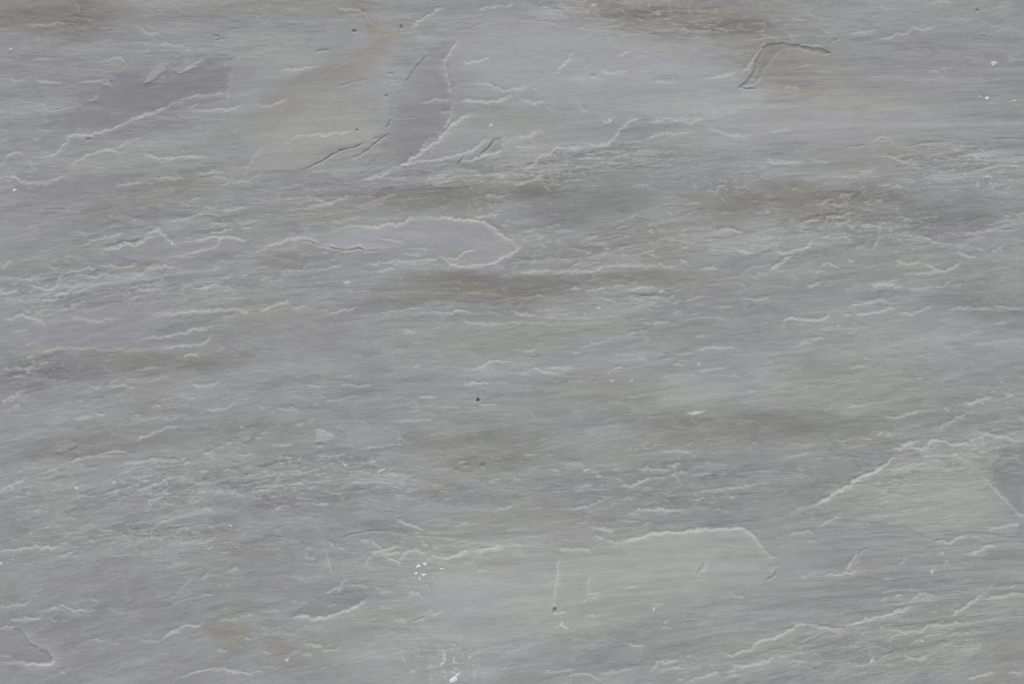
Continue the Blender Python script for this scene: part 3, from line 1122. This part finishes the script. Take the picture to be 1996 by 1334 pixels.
# zones that stay calm although no plate is traced there
for z in [(1550, 250, 300, 42, 3, .7), (110, 650, 220, 34, 0, .6), (620, 240, 150, 80, -20, .5), (650, 150, 140, 60, -30, .5), (1780, 180, 200, 70, 0, .35), (640, 680, 240, 50, 0, .35),
          (1420, 740, 120, 50, 0, .4), (1570, 1100, 110, 60, 0, .5), (820, 1290, 120, 50, 0, .3), (300, 1290, 240, 50, 0, .3), (1240, 1130, 330, 95, 0, .5), (860, 1180, 130, 70, 0, .35), (1120, 130, 300, 85, 3, .6), (1680, 220, 300, 60, 2, .4), (1120, 390, 140, 40, 0, .4)]:
    zone(smo, *z)
smo = np.clip(smo, 0, 1)
rough = 1 - .86 * smo
rz = np.zeros_like(PX)
for z in [(1080, 320, 300, 34, -4, .7), (1750, 440, 240, 60, 0, .5), (350, 950, 340, 50, -5, .6), (300, 560, 340, 50, -6, .5), (1300, 40, 300, 36, 3, .6), (1880, 320, 140, 40, 0, .8),
          (1300, 950, 340, 50, -4, .4), (1800, 900, 220, 60, -10, .6), (700, 940, 260, 40, 0, .5), (1250, 480, 320, 60, -4, .5), (1700, 1250, 320, 70, -8, .4), (250, 1050, 300, 40, 0, .4),
          (560, 400, 300, 40, -8, .4), (850, 1060, 160, 40, 0, .3), (60, 740, 120, 60, 0, .4), (1150, 600, 300, 40, 0, .3)]:
    zone(rz, *z)
rough = rough * (.62 + rz)

stk1 = fbm(GXX / 190, GYY / 30, 4, 101)               # long beds
stk2 = fbm(GXX / 90, GYY / 10, 3, 111)                 # grain
stk3 = perlin(GXX / 26, GYY / 2.7, 121) * .6 + perlin(GXX / 14, GYY / 2.0, 122) * .5   # fine brushed grain
# terraces: the bed breaks off in thin leaves, each with a pale broken lip
tf = 2.4 * fbm(GXX / 270 + .06 * stk2, GYY / 46, 5, 131, .50) + .05 * GYY / 10
ft = tf - np.floor(tf)
lip = np.exp(-((ft - .5) / .055) ** 2)
terr = np.floor(tf) + smooth(.40, .60, ft)
gate = smooth(-.05, .55, perlin(GXX / 110, GYY / 30, 141) + .4 * perlin(GXX / 30, GYY / 12, 142) + .35 * (rz - .2))
tf2 = 2.0 * fbm(GXX / 130 + .1 * stk2, GYY / 24, 4, 151, .48)
ft2 = tf2 - np.floor(tf2)
lip2 = np.exp(-((ft2 - .5) / .07) ** 2)
terr2 = np.floor(tf2) + smooth(.38, .62, ft2)
gate2 = smooth(.15, .75, perlin(GXX / 34, GYY / 14, 161) + .5 * perlin(GXX / 13, GYY / 6, 162) + .45 * (rz - .25))
ter_res = terr - tf                                       # leaf step without the overall climb
ter2_res = terr2 - tf2

hgt += rough * (.18 * ter_res * (.35 + .65 * gate) + .08 * ter2_res * (.3 + .7 * gate2))
hgt += .50 * fbm(GXX / 420, GYY / 110, 3, 171) + .16 * stk1 * (.3 + .7 * rough) + .025 * stk2 * (.25 + .75 * rough) + .011 * stk3 * (.35 + .65 * rough)
crumb = fbm(GXX / 18, GYY / 10, 3, 181)
hgt += .05 * crumb * rough * (.25 + rz)
pale = np.maximum(pale, rough * .30 * lip * gate * (.5 + .5 * brk))
pale = np.maximum(pale, rough * .22 * lip2 * gate2)
# stray bright flecks along the grain
fl = perlin(GXX / 30, GYY / 5.2, 191) + .40 * perlin(GXX / 13, GYY / 4.2, 192)
fleck = smooth(.60, .95, fl + .22 * (rz - .2)) * rough
pale = np.maximum(pale, .34 * fleck)
warm = np.maximum(warm, .8 * smooth(.35, .7, perlin(GXX / 50, GYY / 7, 195)) * smooth(.2, .6, pale))
fcr = smooth(.45, 1.0, crumb) * rough * (.3 + rz)
pale = np.maximum(pale, .12 * fcr)

HT = rng.uniform(-1, 1, 4096).astype(np.float32)
# every leaf of the bed has its own shade and tint
lf1 = np.floor(tf + .5).astype(np.int32)
leaf = .16 * HT[(lf1 * 37) & 4095] * (.4 + .6 * rough)
lv = .10 + .75 * rough
lf2 = np.zeros(PX.shape, np.int32)
for k, (lx, ly, thr, ta, ha, sd_) in enumerate([(360, 95, .14, .24, .16, 231), (240, 62, .20, -.26, -.14, 271), (170, 40, .22, .16, -.10, 281), (110, 26, .30, -.14, .10, 291), (80, 18, .34, .13, .04, 301)]):
    f = fbm(GXX / lx, GYY / ly, 5, sd_, .49) + .03 * perlin(PX / 6, PY / 5, sd_ + 8)
    m = smooth(-.03, .03, f - thr)
    fade = smooth(.55, .0, f - thr) * .6 + .4              # a sheet blends back into the bed away from its broken edge
    leaf += ta * m * fade * lv
    hue += ha * m * lv
    hgt += (.13 if ta > 0 else -.13) * m * fade * lv
    lf2 += (m > .5).astype(np.int32) << k
    gt = smooth(-.05, .5, perlin(GXX / 60, GYY / 22, sd_ + 20) + .4 * perlin(GXX / 18, GYY / 9, sd_ + 21) + .3 * (rz - .2))
    pale = np.maximum(pale, lv * .38 * np.exp(-((f - thr) / .022) ** 2) * gt)
tone += leaf + .16 * stk1 * (.4 + .6 * rough) + .10 * stk2 * (.35 + .65 * rough) + .06 * stk3 * (.45 + .55 * rough) + .12 * fbm(PX / 320, PY / 160, 3, 201)
hue += .60 * fbm(GXX / 240, GYY / 80, 3, 211) + .12 * perlin(GXX / 60, GYY / 8, 215) - .20 * smooth(900, 0, PX) + .22 * smooth(600, 1500, PX) * smooth(400, 900, PY) - .16 * smooth(450, 100, PY)
rust += .30 * fbm(GXX / 220, GYY / 50, 4, 221) * smooth(-.1, .5, perlin(PX / 400, PY / 250, 225))
rust = np.clip(1.0 * rust * (.82 + .34 * stk1 + .30 * stk2 + .12 * HT[(lf2 * 13 + 900) & 4095]), 0, 1.0)

Z = TOP + hgt * 0.001
XW = (PX - W / 2) * S
YW = (H / 2 - PY) * S


# ------------------------------------------------------------------ materials
def stone_material():
    m = bpy.data.materials.new('slate')
    m.use_nodes = True
    nt = m.node_tree
    N, Lk = nt.nodes, nt.links
    N.clear()
    out = N.new('ShaderNodeOutputMaterial')
    bs = N.new('ShaderNodeBsdfPrincipled')
    Lk.new(bs.outputs[0], out.inputs['Surface'])

    def attr(n):
        a = N.new('ShaderNodeAttribute')
        a.attribute_name = n
        sp = N.new('ShaderNodeSeparateColor')
        Lk.new(a.outputs['Color'], sp.inputs[0])
        return sp
    A, B = attr('bed'), attr('break')
    tc = N.new('ShaderNodeTexCoord')

    def math_(op, a, b=None, c=None, clamp=False):
        n = N.new('ShaderNodeMath')
        n.operation = op
        n.use_clamp = clamp
        for i, v in enumerate((a, b, c)):
            if v is None:
                continue
            if isinstance(v, (int, float)):
                n.inputs[i].default_value = v
            else:
                Lk.new(v, n.inputs[i])
        return n.outputs[0]

    def mix(f, a, b, mode='MIX'):
        n = N.new('ShaderNodeMix')
        n.data_type = 'RGBA'
        n.blend_type = mode
        if isinstance(f, (int, float)):
            n.inputs[0].default_value = f
        else:
            Lk.new(f, n.inputs[0])
        for k, v in ((6, a), (7, b)):
            if isinstance(v, tuple):
                n.inputs[k].default_value = v + (1.0,)
            else:
                Lk.new(v, n.inputs[k])
        return n.outputs[2]

    def noise(sx, sy, scale, det=3.0, rough=.55):
        mp = N.new('ShaderNodeMapping')
        mp.inputs['Scale'].default_value = (sx, sy, 1.0)
        mp.inputs['Rotation'].default_value = (0, 0, math.radians(-6))
        Lk.new(tc.outputs['Object'], mp.inputs['Vector'])
        t = N.new('ShaderNodeTexNoise')
        t.inputs['Scale'].default_value = scale
        t.inputs['Detail'].default_value = det
        t.inputs['Roughness'].default_value = rough
        Lk.new(mp.outputs[0], t.inputs['Vector'])
        return t.outputs[0]
    grain = noise(.10, 1.0, 1500.0)
    mottle = noise(.45, 1.0, 260.0, 4)
    spark = noise(.7, 1.0, 2300.0, 2)
    # hue: purple slate .. grey .. green slate
    hp = math_('MULTIPLY', math_('SUBTRACT', .5, A.outputs[2]), 2.0, clamp=True)
    hg = math_('MULTIPLY', math_('SUBTRACT', A.outputs[2], .5), 2.0, clamp=True)
    col = mix(hp, GREY, PURPLE)
    col = mix(hg, col, GREEN)
    col = mix(A.outputs[1], col, BROWN)
    # bed lightness x grain
    g1 = math_('MULTIPLY_ADD', math_('SUBTRACT', grain, .5), .13, math_('MULTIPLY_ADD', math_('SUBTRACT', mottle, .5), .22, 1.0))
    g2 = math_('MULTIPLY_ADD', math_('SUBTRACT', A.outputs[0], .5), TONE_GAIN, 1.0)
    k = math_('MULTIPLY', math_('MULTIPLY_ADD', math_('SUBTRACT', noise(.8, 1.0, 1900.0, 3, .75), .5), .30, g1), g2)
    vm = N.new('ShaderNodeVectorMath')
    vm.operation = 'SCALE'
    Lk.new(col, vm.inputs[0])
    Lk.new(k, vm.inputs['Scale'])
    # powdery broken lips
    lipc = mix(B.outputs[1], PALE, PINK)
    pf = math_('MULTIPLY', B.outputs[0], math_('MULTIPLY_ADD', spark, .7, .62), clamp=True)
    col = mix(pf, vm.outputs[0], lipc)
    col = mix(B.outputs[2], col, WHITE)
    Lk.new(col, bs.inputs['Base Color'])
    rg = math_('MULTIPLY_ADD', grain, .2, .56)
    Lk.new(rg, bs.inputs['Roughness'])
    bs.inputs['Specular IOR Level'].default_value = .35
    bp = N.new('ShaderNodeBump')
    bp.inputs['Strength'].default_value = .4
    bp.inputs['Distance'].default_value = .0004
    Lk.new(math_('MULTIPLY_ADD', spark, .4, grain), bp.inputs['Height'])
    Lk.new(bp.outputs[0], bs.inputs['Normal'])
    return m


GREY = (.260, .268, .273)
PURPLE = (.246, .251, .269)
GREEN = (.256, .274, .261)
BROWN = (.226, .222, .200)
PALE = (.520, .525, .515)
PINK = (.480, .430, .400)
WHITE = (.66, .67, .67)
TONE_GAIN = .76
slate = stone_material()


def quartz_material():
    m = bpy.data.materials.new('white_quartz')
    m.use_nodes = True
    nt = m.node_tree
    bs = nt.nodes['Principled BSDF']
    t = nt.nodes.new('ShaderNodeTexNoise')
    t.inputs['Scale'].default_value = 900.0
    r = nt.nodes.new('ShaderNodeValToRGB')
    r.color_ramp.elements[0].position = .35
    r.color_ramp.elements[0].color = (.46, .47, .48, 1)
    r.color_ramp.elements[1].position = .6
    r.color_ramp.elements[1].color = (.68, .69, .70, 1)
    nt.links.new(t.outputs[0], r.inputs[0])
    nt.links.new(r.outputs[0], bs.inputs['Base Color'])
    bs.inputs['Roughness'].default_value = .45
    return m


quartz = quartz_material()

# ------------------------------------------------------------------ the slab and its plates as objects
slab = bpy.data.objects.new('slate_stone', None)
slab.empty_display_size = .1
C.objects.link(slab)
slab['label'] = 'weathered grey slate slab with thin split layers and pale broken edges'
slab['category'] = 'stone slab'
slab['kind'] = 'thing'

# which plate does each grid cell belong to
CX = .25 * (QX[:-1, :-1] + QX[1:, :-1] + QX[:-1, 1:] + QX[1:, 1:])
CY = .25 * (QY[:-1, :-1] + QY[1:, :-1] + QY[:-1, 1:] + QY[1:, 1:])
owner = np.zeros((NR - 1, NC - 1), np.int32)
for n, p in enumerate(PLATES):
    s = box_slice(p[7], 20)
    s = (slice(s[0].start, min(s[0].stop, NR - 1)), slice(s[1].start, min(s[1].stop, NC - 1)))
    m = inside(p[7], CX[s], CY[s])
    # the first outline keeps a shared strip, small flakes lie on top of hollows
    free = (owner[s] == 0) if p[0] == 'cleavage_plate' else np.ones_like(m)
    owner[s][m & free] = n + 1

bed = np.zeros((NR, NC, 4), np.float32)
bed[..., 0] = np.clip(.5 + .5 * tone, 0, 1)
bed[..., 1] = np.clip(rust, 0, 1)
bed[..., 2] = np.clip(.5 + .5 * hue, 0, 1)
bed[..., 3] = 1
brkc = np.zeros((NR, NC, 4), np.float32)
brkc[..., 0] = np.clip(pale, 0, 1)
brkc[..., 1] = np.clip(warm, 0, 1)
brkc[..., 2] = np.clip(white, 0, 1)
brkc[..., 3] = 1
bed, brkc = bed.reshape(-1, 4), brkc.reshape(-1, 4)
VCO = np.stack([XW.ravel(), YW.ravel(), Z.ravel()], 1).astype(np.float32)
IDX = np.arange(NR * NC, dtype=np.int64).reshape(NR, NC)
QUAD = np.stack([IDX[:-1, :-1], IDX[1:, :-1], IDX[1:, 1:], IDX[:-1, 1:]], -1).reshape(-1, 4)
OWN = owner.ravel()


gy_, gx_ = np.gradient(Z, YW[:, 0], XW[0, :])
NRM = np.stack([-gx_.ravel(), -gy_.ravel(), np.ones(NR * NC)], 1)
NRM /= np.linalg.norm(NRM, axis=1, keepdims=True)


def make_piece(name, quads, floor_z):
    """grid cells of one piece, closed by a skirt and an underside at floor_z"""
    used = np.unique(quads)
    remap = np.full(NR * NC, -1, np.int64)
    remap[used] = np.arange(len(used))
    q = remap[quads]
    n = len(used)
    # boundary edges: directed edges without their opposite
    e = np.concatenate([q[:, [0, 1]], q[:, [1, 2]], q[:, [2, 3]], q[:, [3, 0]]])
    key = e[:, 0] * n + e[:, 1]
    rev = e[:, 1] * n + e[:, 0]
    be = e[~np.isin(key, rev)]
    bv = np.unique(be)
    bmap = np.full(n, -1, np.int64)
    bmap[bv] = n + np.arange(len(bv))
    co = VCO[used]
    low = co[bv].copy()
    low[:, 2] = floor_z
    cen = np.array([[low[:, 0].mean(), low[:, 1].mean(), floor_z]], np.float32)
    walls = np.stack([be[:, 1], be[:, 0], bmap[be[:, 0]], bmap[be[:, 1]]], 1)
    co = np.concatenate([co, low, cen])
    ci = len(co) - 1
    tri = np.stack([bmap[be[:, 1]], bmap[be[:, 0]], np.full(len(be), ci)], 1)
    loops = np.concatenate([q.ravel(), walls.ravel(), tri.ravel()]).astype(np.int32)
    nq, nt = len(q) + len(walls), len(tri)
    start = np.concatenate([np.arange(nq) * 4, nq * 4 + np.arange(nt) * 3]).astype(np.int32)
    me = bpy.data.meshes.new(name)
    me.vertices.add(len(co))
    me.vertices.foreach_set('co', co.astype(np.float32).ravel())
    me.loops.add(len(loops))
    me.loops.foreach_set('vertex_index', loops)
    me.polygons.add(nq + nt)
    me.polygons.foreach_set('loop_start', start)
    sm = np.zeros(nq + nt, bool)
    sm[:len(q)] = True
    me.polygons.foreach_set('use_smooth', sm)
    src = np.concatenate([used, used[bv], used[:1]])
    for an, arr in (('bed', bed), ('break', brkc)):
        a = me.color_attributes.new(an, 'FLOAT_COLOR', 'POINT')
        cv = arr[src].copy()
        cv[n:] = (.5, .1, .5, 1) if an == 'bed' else (0, 0, 0, 1)
        a.data.foreach_set('color', cv.ravel())
    me.update(calc_edges=True)
    me.validate()
    ln = np.zeros((len(loops), 3), np.float32)          # zero = the wall keeps its own flat normal
    ln[:q.size] = NRM[used][q.ravel()]
    me.normals_split_custom_set(ln)
    me.materials.append(slate)
    ob = bpy.data.objects.new(name, me)
    C.objects.link(ob)
    ob.parent = slab
    return ob


make_piece('rock_face', QUAD[OWN == 0], 0.0)
for n, p in enumerate(PLATES):
    q = QUAD[OWN == n + 1]
    if len(q) == 0:
        continue
    ob = make_piece(p[0], q, TOP - .012)
    ob['label'] = p[1]


# ------------------------------------------------------------------ white quartz chips set in the face
def surf(px, py):
    i = int(np.argmin(np.abs(ay - py)))
    j = int(np.argmin(np.abs(ax - px)))
    return float(Z[i, j])


def chip(px, py, rx, ry, rot, seed):
    r = random.Random(seed)
    n = 7
    vs, fs = [], []
    rad = [r.uniform(.72, 1.12) for _ in range(n)]
    for k, (sc, z) in enumerate(((1.0, -.0006), (.95, .0001), (.55, .0003))):
        for i in range(n):
            a = 2 * math.pi * i / n
            vs.append((rx * S * sc * rad[i] * math.cos(a), ry * S * sc * rad[i] * math.sin(a), z * (1 + .3 * r.random())))
    for k in range(2):
        for i in range(n):
            a, b = k * n + i, k * n + (i + 1) % n
            fs.append((a, b, b + n, a + n))
    fs.append(tuple(2 * n + i for i in range(n)))
    fs.append(tuple(reversed(range(n))))
    me = bpy.data.meshes.new('quartz_chip')
    me.from_pydata(vs, [], fs)
    me.materials.append(quartz)
    ob = bpy.data.objects.new('quartz_chip', me)
    C.objects.link(ob)
    ob.parent = slab
    ob.location = ((px - W / 2) * S, (H / 2 - py) * S, surf(px, py))
    ob.rotation_euler = (r.uniform(-.1, .1), r.uniform(-.1, .1), math.radians(rot))
    return ob


for i, c in enumerate([(816, 1105, 6.0, 3.4, 25), (828.5, 1101, 4.0, 4.6, 40), (811.5, 1119, 3.4, 3.6, 0), (826, 1122, 5.2, 2.4, 15), (817.5, 1130, 2.0, 3.8, 0), (861, 1110.5, 3.6, 2.0, 10),
                       (884, 1326, 9, 6.5, 30), (891, 1317, 3.6, 2.6, 60), (1924, 191.5, 4.6, 4.0, 0), (1910, 187.5, 3.0, 1.6, -15), (1977.5, 196, 2.6, 2.2, 0), (29, 371, 5.4, 2.8, 18),
                       (21.5, 95, 3.0, 2.2, 0), (2, 1100, 2.6, 3.0, 0), (335.5, 475, 2.4, 2.8, 40)]):
    chip(*c, seed=100 + i)
